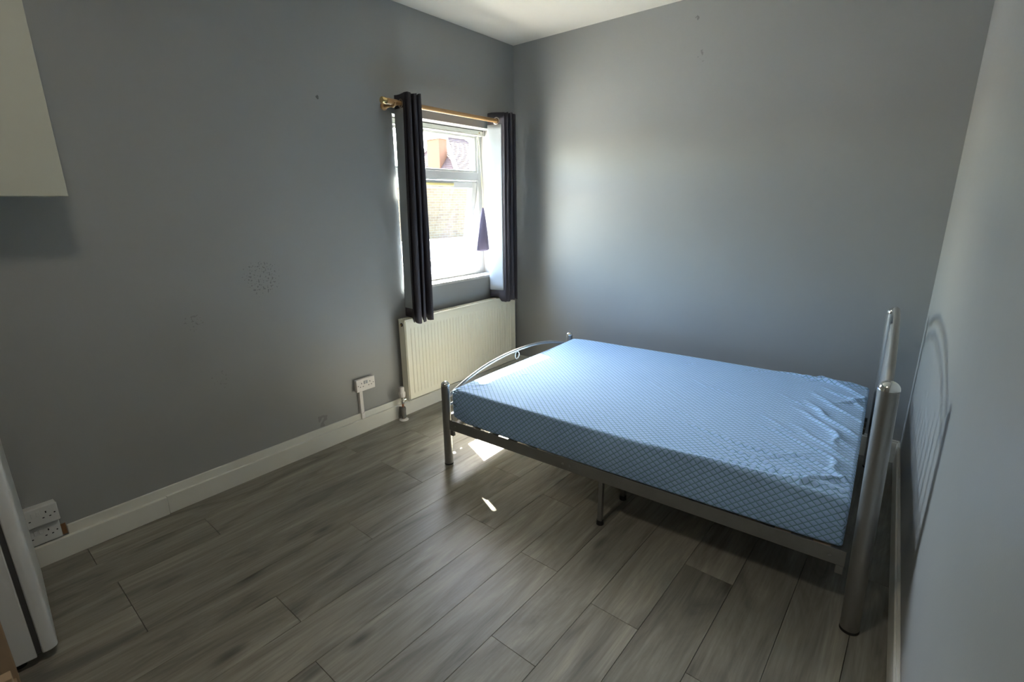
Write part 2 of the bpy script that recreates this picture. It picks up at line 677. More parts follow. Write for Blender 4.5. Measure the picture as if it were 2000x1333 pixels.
PW, PL, PX0 = 0.199, 1.31, 1.071
JOINT = {-5: -0.62, -4: -1.5, -3: -3.21, -2: -2.80 + 0.9, -1: -2.372, 0: -1.518, 1: -1.958, 2: -1.572 , 3: -2.005, 4: -2.422, 5: -2.065, 6: -1.62, 7: -2.125, 8: -0.95, 9: -2.55, 10: -1.3}
for k in range(-6, 11):
    xa, xb = PX0 + k * PW, PX0 + (k + 1) * PW
    j = JOINT.get(k, -1.7)
    while j < 0.01:
        j += PL
    y1 = j
    while y1 > BACK:
        y0 = y1 - PL
        g = 0.0007
        poly = clip([(xa + g, y0 + g), (xb - g, y0 + g), (xb - g, y1 - g), (xa + g, y1 - g)], room)
        if len(poly) >= 3:
            ar = abs(sum(poly[i][0] * poly[(i + 1) % len(poly)][1] - poly[(i + 1) % len(poly)][0] * poly[i][1] for i in range(len(poly)))) / 2
            if ar > 0.004:
                cxp = sum(q[0] for q in poly) / len(poly)
                cyp = sum(q[1] for q in poly) / len(poly)
                o = make('floor_plank', MB().prism(poly, -0.009, 0.0, 0.0006, 0.0012), 'plank', (cxp, cyp, 0))
                o.location = (cxp, cyp, 0)
                o.parent = floor
        y1 = y0

# skirting boards
sk = solo('baseboard_left', MB().box(0.0, 0.012, -3.285, -0.01, 0.0, 0.140), 'skirting', 'white two step skirting board along the window wall', None, 'left', kind='structure', bevel=0.003)
BASES[sk.name] = (0, 0, 0)
part('board', MB().box(0.0122, 0.029, -2.905, -0.012, 0.0, 0.099), 'skirting', sk, bevel=0.002)
part('board', MB().box(0.0122, 0.034, -4.6, -2.907, 0.0, 0.096), 'skirting', sk, bevel=0.002)
mb = MB().box(0.02, W - 0.002, -0.016, 0, 0, 0.128)
mb.box(0.02, W - 0.002, -0.010, 0, 0.128, 0.141)
solo('baseboard_far', mb, 'skirting', 'white skirting board along the wall behind the bed', None, kind='structure', bevel=0.002)
mb = MB().box(-0.016, 0, BACK, -0.018, 0, 0.128)
mb.box(-0.010, 0, BACK, -0.018, 0.128, 0.141)
solo('baseboard_right', mb, 'skirting', 'white skirting board along the wall at the bed head', None, 'right', kind='structure', bevel=0.002)

# ------------------------------------------------------------------ window
win = thing('window_1', 'white plastic window with a fixed top light and open lower sash', None, 'left', (-0.17, -0.77, WZ0), kind='structure')
FD0, FD1 = -0.20, -0.14
mb = MB()
mb.box(FD0, FD1, -WS1, -WS1 + 0.052, WZ0, WZ1)
mb.box(FD0, FD1, -WS0 - 0.052, -WS0, WZ0, WZ1)
mb.box(FD0, FD1, -WS1 + 0.052, -WS0 - 0.052, WZ0, 0.985)
mb.box(FD0, FD1, -WS1 + 0.052, -WS0 - 0.052, 2.040, WZ1)
part('frame', mb, 'upvc', win, bevel=0.004)
part('transom', MB().box(FD0, FD1 + 0.002, -WS1 + 0.052, -WS0 - 0.052, 1.697, 1.760), 'upvc', win, bevel=0.004)
# bead round the top light
mb = MB()
ya, yb = -WS1 + 0.052, -WS0 - 0.052
for (y0, y1, z0, z1) in ((ya, ya + 0.018, 1.76, 2.04), (yb - 0.018, yb, 1.76, 2.04), (ya + 0.018, yb - 0.018, 1.76, 1.776), (ya + 0.018, yb - 0.018, 2.024, 2.04)):
    mb.box(-0.182, -0.150, y0, y1, z0, z1)
part('glazing_bead', mb, 'upvc', win, bevel=0.003)
part('pane', MB().box(-0.170, -0.166, ya + 0.01, yb - 0.01, 1.765, 2.035), 'glass', win)
# lower sash, top hung and pushed outwards about ten degrees
hz, hx, ang = 1.690, -0.165, math.radians(10.0)


def swing(m):
    for i, (x, y, z) in enumerate(m.v):
        dx, dz = x - hx, z - hz
        m.v[i] = (hx + dx * math.cos(ang) + dz * math.sin(ang), y, hz - dx * math.sin(ang) + dz * math.cos(ang))
    return m


mb = MB()
sa, sb = ya + 0.004, yb - 0.004
mb.box(-0.195, -0.142, sa, sa + 0.058, 1.005, 1.690)
mb.box(-0.195, -0.142, sb - 0.058, sb, 1.005, 1.690)
mb.box(-0.195, -0.142, sa + 0.058, sb - 0.058, 1.640, 1.690)
mb.box(-0.195, -0.142, sa + 0.058, sb - 0.058, 1.005, 1.062)
sash = part('sash', swing(mb), 'upvc', win, bevel=0.005)
part('pane', swing(MB().box(-0.172, -0.168, sa + 0.05, sb - 0.05, 1.055, 1.648)), 'glass', sash)
part('vent_cover', swing(MB().box(-0.1415, -0.132, -0.98, -0.60, 1.656, 1.676)), 'sticker', sash, bevel=0.003)
mb = MB().box(-0.142, -0.128, -0.80, -0.74, 1.022, 1.046)
mb.box(-0.128, -0.112, -0.79, -0.70, 1.027, 1.041)
part('handle', swing(mb), 'upvc', sash, bevel=0.003)
# inner sill and painted reveal
part('sill', MB().box(-0.14, 0.004, -WS1, -WS0, WZ0 - 0.02, WZ0), 'reveal', win, bevel=0.004)
mb = MB()
mb.box(-0.14, 0.001, -WS1, -WS1 + 0.004, WZ0, WZ1)
mb.box(-0.14, 0.001, -WS0 - 0.004, -WS0, WZ0, WZ1)
mb.box(-0.14, 0.001, -WS1 + 0.004, -WS0 - 0.004, WZ1 - 0.004, WZ1)
part('reveal', mb, 'reveal', win)
part('outer_sill', MB().box(-0.33, -0.202, -WS1, -WS0, WZ0 - 0.025, WZ0 + 0.01), 'render', win, bevel=0.004)

# daylight portal in the opening (guides sky sampling, gives off no light of its own)
pl = bpy.data.lights.new('window_portal', 'AREA')
pl.shape = 'RECTANGLE'
pl.size = WS1 - WS0
pl.size_y = WZ1 - WZ0
pl.cycles.is_portal = True
po = bpy.data.objects.new('window_portal', pl)
po.location = fpoint('left', (-0.29, -(WS0 + WS1) / 2, (WZ0 + WZ1) / 2))
po.rotation_euler = (math.radians(90), 0, FR['left'][1] - math.radians(90))
col.objects.link(po)

# roller blind head rail with its cord
t = thing('blind_headrail', 'pale blind head rail fixed under the window head', 'blind', 'left', (-0.115, -0.77, 2.05))
mb = MB().box(-0.134, -0.098, -1.270, -0.285, 2.048, 2.078)
mb.box(-0.130, -0.094, -1.270, -0.285, 2.040, 2.046)
part('rail', mb, 'blind', t, bevel=0.003)
part('bracket', MB().box(-0.138, -0.092, -0.284, -0.270, 2.042, 2.084), 'upvc', t, bevel=0.002)
part('bracket', MB().box(-0.138, -0.092, -1.281, -1.271, 2.042, 2.084), 'upvc', t, bevel=0.002)
part('screw', MB().lathe((-0.098, -0.33, 2.062), (1, 0, 0), [(0, 0.006), (0.003, 0.005)], 10), 'brass', t)
cp = [(-0.096, -0.352, 2.050), (-0.075, -0.356, 1.95), (-0.064, -0.356, 1.74), (-0.060, -0.352, 1.58), (-0.060, -0.353, 1.478)]
part('cord', MB().tube(cp, 0.0025, 6), 'cord', t, smooth=True)

# cloth tied to the cord
rows = []
NT, NW = 26, 22
for i in range(NT + 1):
    tt = i / NT
    z = 1.482 - 0.345 * tt
    wl_ = 0.008 + 0.100 * tt ** 0.95
    wr_ = 0.006 + 0.072 * tt ** 0.8
    r = []
    for j in range(NW + 1):
        q = j / NW
        y = -0.353 - wl_ + (wl_ + wr_) * q
        x = -0.06 + 0.012 * math.sin(q * 9 + tt * 1.5) * (0.25 + tt) * (1 - 0.4 * q)
        zz = z - 0.010 * math.sin(q * 3.1) * tt
        r.append((x, y, zz))
    rows.append(r)
solo('hanging_cloth', MB().grid(rows), 'cloth', 'mauve grey triangular cloth hanging from a cord in the window reveal', 'cloth', 'left', (-0.06, -0.353, 1.13), smooth=True, solid=0.003)

# ------------------------------------------------------------------ curtain pole and curtains
PZ, PD = 2.131, 0.098
t = thing('curtain_pole', 'honey coloured wooden curtain pole with brass end caps above the window', 'curtain pole', 'left', (PD, -0.78, PZ))
part('pole', MB().tube([(PD, -1.40, PZ), (PD, -0.14, PZ)], 0.0148, 20), 'wood_pole', t, smooth=True)
part('sleeve', MB().tube([(PD, -1.404, PZ), (PD, -1.315, PZ)], 0.0182, 24), 'wood_pole', t, smooth=True)
part('end_cap', MB().lathe((PD, -1.400, PZ), (0, -1, 0), [(0, 0.0195), (0.003, 0.0205), (0.030, 0.0205), (0.033, 0.0185), (0.034, 0.012)], 28), 'brass', t, smooth=True)
part('end_cap', MB().lathe((PD, -0.155, PZ), (0, 1, 0), [(0, 0.0165), (0.012, 0.0165), (0.026, 0.0170), (0.034, 0.012)], 24), 'brass', t, smooth=True)
for ys in (-1.345, -0.165):
    mb = MB().lathe((0.001, ys, PZ - 0.014), (1, 0, 0), [(0, 0.024), (0.010, 0.024), (0.018, 0.014), (0.062, 0.012), (0.080, 0.015)], 20)
    mb.tube([(PD - 0.018, ys, PZ - 0.018), (PD, ys, PZ - 0.026), (PD + 0.016, ys, PZ - 0.020), (PD + 0.024, ys, PZ - 0.002)], 0.008, 12)
    part('bracket', mb, 'wood_pole', t, smooth=True)


def bez(pts, n):
    """Catmull-Rom through pts, evenly enough sampled"""
    P = [pts[0]] + list(pts) + [pts[-1]]
    out = []
    for i in range(1, len(P) - 2):
        p0, p1, p2, p3 = P[i - 1], P[i], P[i + 1], P[i + 2]
        for k in range(n):
            t_ = k / n
            out.append(tuple(0.5 * ((2 * b) + (-a + c) * t_ + (2 * a - 5 * b + 4 * c - d) * t_ ** 2 + (-a + 3 * b - 3 * c + d) * t_ ** 3)
                             for a, b, c, d in zip(p0, p1, p2, p3)))
    out.append(tuple(pts[-1]))
    return out


def curtain(label, path, ztop, zbot, pivot, spread, seed):
    """path: (s, d) points from the free edge inwards; the dark face is on the right of travel"""
    R_ = random.Random(seed)
    mean_s = sum(p[0] for p in path) / len(path)
    t = thing('eyelet_curtain', label, 'curtain', 'left', (0.1, -mean_s, zbot))
    pts = bez(path, 7)
    NZ = 30
    ph = [R_.uniform(0, 6.28) for _ in range(4)]

    def at(k, z):
        s_, d_ = pts[k]
        h = (ztop - z) / (ztop - zbot)
        s2 = pivot + (s_ - pivot) * (1 + spread * h)
        s2 += 0.006 * h * math.sin(k * 0.23 + ph[0] + 2.5 * h)
        d2 = d_ + 0.010 * h * math.sin(k * 0.19 + ph[1] + 2.0 * h)
        return max(0.012, d2), s2
    rows = []
    for i in range(NZ + 1):
        z = ztop + (zbot - ztop) * i / NZ
        r = []
        for k in range(len(pts)):
            d2, s2 = at(k, z)
            drop = 0.034 * min(max((d2 - 0.108) / 0.022, 0.0), 1.0) * (i / NZ) ** 8     # folds that clear the radiator hang a little lower
            r.append((d2, -s2, z - drop + 0.003 * math.sin(k * 0.3 + ph[2])))
        rows.append(r)
    part('fabric', MB().grid(rows), 'curtain', t, smooth=True, solid=0.0016)
    # lining on the reverse, short of header, hem and side edge
    rows = []
    z1, z0 = ztop - 0.085, zbot + 0.062
    k0 = 3
    for i in range(NZ + 1):
        z = z1 + (z0 - z1) * i / NZ
        r = []
        for k in range(k0, len(pts)):
            d2, s2 = at(k, z)
            da, sa_ = at(max(k - 1, 0), z)
            db, sb_ = at(min(k + 1, len(pts) - 1), z)
            ts, td = sb_ - sa_, db - da
            ln = math.hypot(ts, td) or 1
            # front normal for travel (ts, td) is (td, -ts); the lining sits behind it
            nx_s, nx_d = -td / ln, ts / ln
            # reverse side: opposite of front
            r.append((d2 + nx_d * 0.003, -(s2 + nx_s * 0.003), z))
        rows.append(r)
    part('lining', MB().grid(rows), 'lining', t, smooth=True, solid=0.0012)
    # eyelet rings where the pole passes through
    for k in range(len(pts) - 1):
        (sA, dA), (sB, dB) = pts[k], pts[k + 1]
        if (dA - PD) * (dB - PD) <= 0 and dA != dB:
            f = (PD - dA) / (dB - dA)
            s_ = sA + (sB - sA) * f
            tdir = Vector((dB - dA, -(sB - sA), 0)).normalized()
            cen = Vector((PD, -s_, PZ))
            ring = [cen + tdir * (0.0235 * math.cos(a)) + Vector((0, 0, 1)) * (0.0235 * math.sin(a)) for a in [2 * math.pi * q / 20 for q in range(20)]]
            part('eyelet', MB().tube(ring, 0.0048, 8, closed=True), 'eyelet', t, smooth=True)
    return t


PL_ = [(1.292, 0.152), (1.282, 0.090), (1.274, 0.028), (1.256, 0.022), (1.250, 0.040), (1.270, 0.110), (1.286, 0.166), (1.270, 0.180),
       (1.250, 0.150), (1.226, 0.040), (1.212, 0.026), (1.206, 0.045), (1.226, 0.130), (1.240, 0.172), (1.222, 0.182), (1.206, 0.140),
       (1.184, 0.045), (1.172, 0.030), (1.168, 0.050), (1.186, 0.130), (1.196, 0.168), (1.180, 0.176), (1.164, 0.140), (1.152, 0.070), (1.142, 0.032)]
curtain('charcoal eyelet curtain gathered left of the window, its lining grey in shade', PL_, 2.188, 0.748, 1.17, 0.30, 3)
PR_ = [(0.330, 0.168), (0.345, 0.100), (0.362, 0.030), (0.348, 0.020), (0.334, 0.045), (0.318, 0.120), (0.312, 0.168), (0.298, 0.178),
       (0.290, 0.140), (0.292, 0.050), (0.278, 0.028), (0.266, 0.050), (0.262, 0.130), (0.258, 0.170), (0.246, 0.178), (0.238, 0.130),
       (0.236, 0.050), (0.224, 0.030), (0.214, 0.050), (0.210, 0.130), (0.206, 0.165), (0.198, 0.170)]
curtain('charcoal eyelet curtain in the corner showing its white sunlit lining', PR_, 2.190, 0.748, 0.25, 0.15, 5)

# ------------------------------------------------------------------ radiator
RS0, RS1, RZ0, RZ1 = 0.135, 1.378, 0.134, 0.736
RD0, RD1 = 0.032, 0.100
t = thing('radiator', 'cream ribbed panel radiator under the window', 'radiator', 'left', (0.06, -(RS0 + RS1) / 2, RZ0))
# front panel with vertical pressed flutes
prof = []
m_ = 0.045
prof += [(RD1 - 0.010, -RS1 + 0.004), (RD1, -RS1 + 0.010), (RD1, -RS1 + m_)]
NR = 36
pitch = (RS1 - RS0 - 2 * m_) / NR
for i in range(NR):
    y = -RS1 + m_ + i * pitch
    prof += [(RD1 + 0.001, y + pitch * 0.02), (RD1 - 0.003, y + pitch * 0.09), (RD1 - 0.003, y + pitch * 0.15), (RD1 + 0.001, y + pitch * 0.24), (RD1 + 0.001, y + pitch * 0.94)]
prof += [(RD1, -RS0 - m_), (RD1, -RS0 - 0.010), (RD1 - 0.010, -RS0 - 0.004)]
rows = []
for z, fl in ((RZ0 + 0.004, 0), (RZ0 + 0.012, 0), (RZ0 + 0.045, 0), (RZ0 + 0.060, 1), (RZ1 - 0.075, 1), (RZ1 - 0.060, 0), (RZ1 - 0.020, 0), (RZ1 - 0.012, 0)):
    r = []
    edge = z < RZ0 + 0.006
    for (x, y) in prof:
        xx = x if fl else (x if (y < -RS1 + m_ * 0.99 or y > -RS0 - m_ * 0.99) else RD1)
        r.append((xx - (0.008 if edge else 0), y, z))
    rows.append(r)
part('front_panel', MB().grid(rows), 'radiator', t, smooth=False, solid=0.002)
part('back_panel', MB().box(RD0, RD0 + 0.012, -RS1 + 0.006, -RS0 - 0.006, RZ0 + 0.004, RZ1 - 0.015), 'radiator', t, bevel=0.003)
part('side_cover', MB().box(RD0 + 0.002, RD1 - 0.003, -RS1, -RS1 + 0.0025, RZ0, RZ1 - 0.004), 'radiator', t, bevel=0.001)
part('side_cover', MB().box(RD0 + 0.002, RD1 - 0.003, -RS0 - 0.0025, -RS0, RZ0, RZ1 - 0.004), 'radiator', t, bevel=0.001)
mb = MB()
mb.box(RD1 - 0.016, RD1 + 0.001, -RS1, -RS0, RZ1 - 0.010, RZ1)
mb.box(RD0, RD0 + 0.012, -RS1, -RS0, RZ1 - 0.010, RZ1)
n_b = 62
for i in range(n_b):
    y = -RS1 + 0.012 + (RS1 - RS0 - 0.024) * i / (n_b - 1)
    mb.box(RD0 + 0.012, RD1 - 0.016, y - 0.005, y + 0.005, RZ1 - 0.006, RZ1 - 0.001)
part('top_grille', mb, 'radiator', t)
part('bleed_plug', MB().lathe((0.068, -RS1 - 0.0, 0.700), (0, -1, 0), [(0, 0.013), (0.004, 0.013), (0.005, 0.009)], 18), 'gasket', t, smooth=True)
part('bleed_screw', MB().lathe((0.068, -RS1 - 0.004, 0.700), (0, -1, 0), [(0, 0.007), (0.005, 0.007), (0.007, 0.004)], 14), 'brass', t, smooth=True)

VY, VD = -1.425, 0.075
t = thing('radiator_valve', 'white thermostatic radiator valve on a lagged pipe beside the radiator', 'valve', 'left', (VD, VY, 0.0))
part('knob', MB().lathe((VD, VY, 0.178), (0, 0, 1), [(0, 0.021), (0.010, 0.023), (0.035, 0.022), (0.042, 0.018), (0.070, 0.017), (0.076, 0.013)], 24), 'plastic', t, smooth=True)
part('knob_ridges', MB().add(*(lambda m: (m.v, m.f))(
    (lambda m: [m.box(VD + 0.0215 * math.cos(a) - 0.002, VD + 0.0215 * math.cos(a) + 0.002, VY + 0.0215 * math.sin(a) - 0.002, VY + 0.0215 * math.sin(a) + 0.002, 0.192, 0.212) for a in [i * math.pi / 8 for i in range(16)]][-1])(MB()))), 'plastic', t)
part('valve_body', MB().lathe((VD, VY, 0.125), (0, 0, 1), [(0, 0.011), (0.006, 0.014), (0.018, 0.014), (0.020, 0.010), (0.045, 0.011), (0.048, 0.016), (0.056, 0.016)], 18), 'chrome', t, smooth=True)
part('tail_pipe', MB().lathe((VD - 0.005, VY + 0.01, 0.150), (0, 1, 0), [(0, 0.009), (0.006, 0.013), (0.020, 0.013), (0.022, 0.009), (0.035, 0.009)], 16), 'chrome', t, smooth=True)
part('pipe', MB().tube([(VD, VY, 0.0), (VD, VY, 0.128)], 0.0078, 14), 'copper', t, smooth=True)
part('lagging', MB().lathe((VD, VY, 0.014), (0, 0, 1), [(0, 0.017), (0.02, 0.019), (0.05, 0.018), (0.075, 0.020), (0.085, 0.016)], 16), 'pipewrap', t, smooth=True)
part('lagging', MB().lathe((VD - 0.032, VY - 0.012, 0.012), (0.12, 0.05, 1), [(0, 0.008), (0.04, 0.011), (0.085, 0.009)], 12), 'pipewrap', t, smooth=True)
part('collar', MB().lathe((VD, VY, 0.0002), (0, 0, 1), [(0, 0.034), (0.004, 0.033), (0.008, 0.022)], 24), 'plastic', t, smooth=True)


# ------------------------------------------------------------------ sockets
def socket(label, s0, z0, x0, depth, mat, hm):
    w, h = 0.146, 0.086
    y0, y1 = -s0 - w, -s0
    t = thing('double_socket', label, 'socket', 'left', (x0, (y0 + y1) / 2, z0))
    if depth > 0.012:
        part('back_box', MB().box(x0, x0 + depth - 0.009, y0 + 0.002, y1 - 0.002, z0 + 0.002, z0 + h - 0.002), mat, t, bevel=0.003)
    xf = x0 + depth
    pl_ = part('face_plate', MB().box(xf - 0.009, xf, y0, y1, z0, z0 + h), mat, t, bevel=0.004)
    for c in (y0 + 0.040, y1 - 0.040):
        mb = MB().box(xf - 0.001, xf + 0.0004, c - 0.0022, c + 0.0022, z0 + 0.052, z0 + 0.061)
        part('earth_slot', mb, 'hole', pl_)
        for dy in (-0.011, 0.011):
            part('pin_slot', MB().box(xf - 0.001, xf + 0.0004, c + dy - 0.0034, c + dy + 0.0034, z0 + 0.031, z0 + 0.0355), 'hole', pl_)
    for c in ((y0 + y1) / 2 - 0.0085, (y0 + y1) / 2 + 0.0085):
        part('switch', MB().box(xf - 0.001, xf + 0.0035, c - 0.0062, c + 0.0062, z0 + 0.048, z0 + 0.070), hm, t, bevel=0.0015)
    for c in (y0 + 0.0130, y1 - 0.0130):
        part('screw', MB().lathe((xf - 0.0005, c, z0 + 0.043), (1, 0, 0), [(0, 0.0034), (0.001, 0.003)], 10), 'hole', pl_)
    return t


socket('white double wall socket above trunking near the radiator', 1.613, 0.299, 0.0, 0.030, 'plastic', 'switch')
socket('raised white double socket above another by the fridge', 3.300, 0.196, 0.0, 0.046, 'plastic_old', 'plastic_old')
socket('white double socket just above the skirting by the fridge', 3.305, 0.102, 0.0, 0.024, 'plastic_old', 'plastic_old')
MAT['plaster'] = simple('bare_brown_plaster', (0.22, 0.11, 0.05), 0.9, var=0.35, vscale=60)
bp_ = make('bare_plaster', MB().prism([(0.0, -3.3035), (0.003, -3.3035), (0.003, -3.2865), (0.0, -3.2865)], 0.098, 0.150), 'plaster')
bp_.parent = wl_obj
t = thing('cable_trunking', 'short white trunking running from socket down to skirting', 'trunking', 'left', (0.01, -1.722, 0.1402))
part('cover', MB().box(0.004, 0.018, -1.735, -1.709, 0.1402, 0.2985), 'plastic', t, bevel=0.002)
part('base', MB().box(0.0, 0.004, -1.737, -1.707, 0.1402, 0.2985), 'plastic', t)
part('tail', MB().box(0.0122, 0.0215, -1.733, -1.709, 0.0995, 0.1398), 'plastic', t, bevel=0.001)

# ------------------------------------------------------------------ wall cabinet, fridge, stool
t = thing('wall_cabinet', 'pale cream wall cabinet hung at upper left', 'cabinet', 'left', (0.16, -3.56, 1.555))
part('carcass', MB().box(0.0, 0.298, -4.065, -3.067, 1.555, 2.275), 'cabinet', t, bevel=0.001)
part('door', MB().box(0.300, 0.318, -3.565, -3.066, 1.553, 2.275), 'cabinet', t, bevel=0.0015)
part('door', MB().box(0.300, 0.318, -4.065, -3.568, 1.553, 2.275), 'cabinet', t, bevel=0.0015)

FRG = (0.752, -3.476)
FR['fridge'] = ((FRG[0], FRG[1], 0), math.radians(-3.1))
t = thing('fridge', 'white fridge at the lower left edge with its rounded door closed', 'fridge', 'fridge', (-0.28, -0.28, 0.0))
part('cabinet_body', MB().box(-0.555, 0.0, -0.56, -0.014, 0.035, 1.42), 'fridge', t, bevel=0.003)
part('gasket', MB().box(-0.545, -0.006, -0.0139, -0.0005, 0.045, 1.41), 'gasket', t)
# door with a softly rounded front edge, split into freezer and fridge door
sec = [(-0.555, 0.0), (0.0, 0.0)] + [(0.002 - 0.022 * (1 - math.cos(a)), 0.012 + 0.030 * math.sin(a)) for a in [i * math.pi / 16 for i in range(9)]]
sec += [(-0.535, 0.042), (-0.555, 0.026)]
for z0, z1 in ((0.040, 0.955), (0.962, 1.42)):
    d = part('door', MB().prism(sec, z0, z1), 'fridge', t, smooth=True, bevel=0.004)
for x in (-0.50, -0.05):
    for y in (-0.50, -0.06):
        part('foot', MB().lathe((x, y, 0.0), (0, 0, 1), [(0, 0.018), (0.030, 0.018), (0.036, 0.01)], 12), 'black_rubber', t)

t = thing('wooden_stool', 'bare pine stool leg and rail at the bottom left corner', 'stool', 'world', (1.14, -3.73, 0))
for (x, y) in ((0.955, -3.568), (1.33, -3.568), (0.955, -3.90), (1.33, -3.90)):
    part('leg', MB().box(x, x + 0.032, y, y + 0.032, 0, 0.44), 'pine', t, bevel=0.002)
for y in (-3.563, -3.895):
    part('stretcher', MB().box(0.9875, 1.3295, y, y + 0.022, 0.135, 0.170), 'pine', t, bevel=0.002)
for x in (0.960, 1.335):
    part('stretcher', MB().box(x, x + 0.022, -3.8675, -3.5685, 0.175, 0.210), 'pine', t, bevel=0.002)
part('seat', MB().box(0.945, 1.372, -3.915, -3.556, 0.4402, 0.465), 'pine', t, bevel=0.006)

# ------------------------------------------------------------------ bed
BL, BW_ = 2.003, 1.40
H1, H2 = 0.5225, 0.942
t = thing('bed_frame', 'silver grey tubular metal double bed frame with arched ends', 'bed', 'bed', (1.0, 0.70, 0.0))


def post(base, top, r):
    b, q = Vector(base), Vector(top)
    ax = (q - b)
    ln = ax.length - r * 0.92
    p_ = part('post', MB().lathe(b, ax, [(0, r * 0.96), (0.004, r), (ln, r)], 28), 'steel', t, smooth=True)
    cap = [(0, r * 1.02), (0.004, r * 1.02)]
    for i in range(1, 8):
        a = i * math.pi / 2 / 8
        cap.append((0.004 + math.sin(a) * r * 0.9, math.cos(a) * r * 1.02))
    cap.append((0.004 + r * 0.9, 0.001))
    part('cap', MB().lathe(b + ax.normalized() * ln, ax, cap, 28), 'chrome', p_, smooth=True)
    part('foot_glide', MB().lathe(b, (0, 0, 1), [(0, r * 1.04), (0.006, r * 1.04), (0.010, r)], 24), 'black_rubber', p_, smooth=True)


post((0.0, 0.0, 0.0), (0.0, 0.0, H1), 0.0252)
post((0.0, BW_, 0.0), (0.0, BW_, H1), 0.0252)
post((2.026, -0.026, 0.0), (BL, 0.0, H2), 0.0300)
post((2.026, BW_, 0.0), (BL, BW_, H2), 0.0300)


def arch(u_, zend, zpk, r, name='arch'):
    pts = []
    for i in range(33):
        q = i / 32
        vv = 0.012 + (BW_ - 0.024) * q
        pts.append((u_, vv, zend + (zpk - zend) * (1 - abs(2 * q - 1) ** 2.2)))
    return part(name, MB().tube(pts, r, 14), 'steel', t, smooth=True)


fa = arch(0.0, 0.425, 0.545, 0.0105)
part('crossbar', MB().tube([(0.0, 0.02, 0.372), (0.0, BW_ - 0.02, 0.372)], 0.0095, 12), 'steel', t, smooth=True)
ring = [(0.0, 0.70 + 0.022 * math.cos(a), 0.508 + 0.025 * math.sin(a)) for a in [2 * math.pi * k / 28 for k in range(28)]]
part('ring', MB().tube(ring, 0.0038, 8, closed=True), 'steel', t, smooth=True)
part('end_rail', MB().box(-0.004, 0.022, 0.020, BW_ - 0.020, 0.205, 0.318), 'rail', t, bevel=0.002)
# headboard
ha = arch(BL, 0.872, 1.030, 0.0125)
ha2 = arch(BL, 0.795, 0.955, 0.0095)
part('crossbar', MB().tube([(BL, 0.02, 0.50), (BL, BW_ - 0.02, 0.50)], 0.0105, 12), 'steel', t, smooth=True)
part('crossbar', MB().tube([(BL + 0.01, -0.005, 0.262), (BL + 0.01, BW_ - 0.01, 0.262)], 0.0125, 12), 'rail', t, smooth=True)
for k in range(1, 13):
    vv = BW_ * k / 13
    q = vv / BW_
    zt = 0.795 + 0.16 * (1 - abs(2 * q - 1) ** 2.2)
    part('spindle', MB().tube([(BL, vv, 0.50), (BL, vv, zt)], 0.0080, 10), 'steel', t, smooth=True)
# side rails (angle iron) with end brackets and bolts
for v0, sgn in ((-0.010, 1), (BW_ + 0.010, -1)):
    va, vb = sorted((v0, v0 + sgn * 0.004))
    fa_, fb_ = sorted((v0 + sgn * 0.004, v0 + sgn * 0.034))
    mb = MB().box(0.027, 1.978, va, vb, 0.232, 0.294)
    mb.box(0.027, 1.978, fa_, fb_, 0.268, 0.272)
    mb.box(0.027, 1.978, fa_, sorted((fa_, v0 + sgn * 0.008))[1] if sgn > 0 else fb_, 0.232, 0.236)
    rl = part('side_rail', mb, 'rail', t, bevel=0.0012)
    for uu in (0.031, 1.951):
        bx_ = MB()
        ba, bb = sorted((v0 + sgn * 0.001, v0 + sgn * 0.020))
        bx_.prism([(uu, ba), (uu + 0.026, ba), (uu + 0.026, bb), (uu, bb)], 0.196, 0.2315)
        part('bracket', bx_, 'rail', t, bevel=0.003)
    for uu in (0.075, 0.80, 0.84, 1.10, 1.93):
        part('bolt', MB().lathe((uu, v0 - sgn * 0.0005, 0.262), (0, -sgn, 0), [(0, 0.0065), (0.003, 0.006), (0.0045, 0.003)], 10), 'steel', rl, smooth=True)
# slats
NS = 15
for k in range(NS):
    uu = 0.075 + (1.90 - 0.075) * k / (NS - 1)
    rows = []
    for i in range(13):
        q = i / 12
        zc = 0.2725 + 0.006 * math.sin(math.pi * q)
        vv = -0.002 + (BW_ + 0.004) * q
        rows.append((vv, zc))
    mb = MB()
    vsl, fsl = [], []
    for vv, zc in rows:
        vsl += [(uu - 0.028, vv, zc), (uu + 0.028, vv, zc), (uu + 0.028, vv, zc + 0.008), (uu - 0.028, vv, zc + 0.008)]
    for i in range(12):
        a, b = i * 4, (i + 1) * 4
        for e0, e1 in ((0, 1), (1, 2), (2, 3), (3, 0)):
            fsl.append((a + e0, a + e1, b + e1, b + e0))
    fsl += [(3, 2, 1, 0), (48, 49, 50, 51)]
    part('slat', mb.add(vsl, fsl), 'slat', t)
# middle cross beam with its legs
part('middle_beam', MB().box(0.995, 1.020, 0.0, BW_, 0.236, 0.262), 'rail', t, bevel=0.001)
for vv in (0.002, 0.262, BW_ - 0.262, BW_ - 0.002):
    lg = part('middle_leg', MB().box(0.997, 1.019, vv - 0.011, vv + 0.011, 0.016, 0.2355), 'rail', t, bevel=0.002)
    part('leg_cap', MB().lathe((1.008, vv, 0.0), (0, 0, 1), [(0, 0.018), (0.010, 0.018), (0.022, 0.0165)], 14), 'black_rubber', lg, smooth=True)

# ------------------------------------------------------------------ mattress with fitted sheet
MU0, MU1, MV0, MV1, MZ0, MZ1 = 0.040, 1.962, 0.012, 1.388, 0.290, 0.490
RAD = 0.013


def axis(a, b, fine, n):
    e = [a + (b - a) * 0 + fine * x for x in (0, 0.15, 0.3, 0.45, 0.6, 0.75, 0.9, 1.05)]
    f = [b - (x - a) for x in reversed(e)]
    mid = [e[-1] + (f[0] - e[-1]) * i / n for i in range(1, n)]
    return e + mid + f


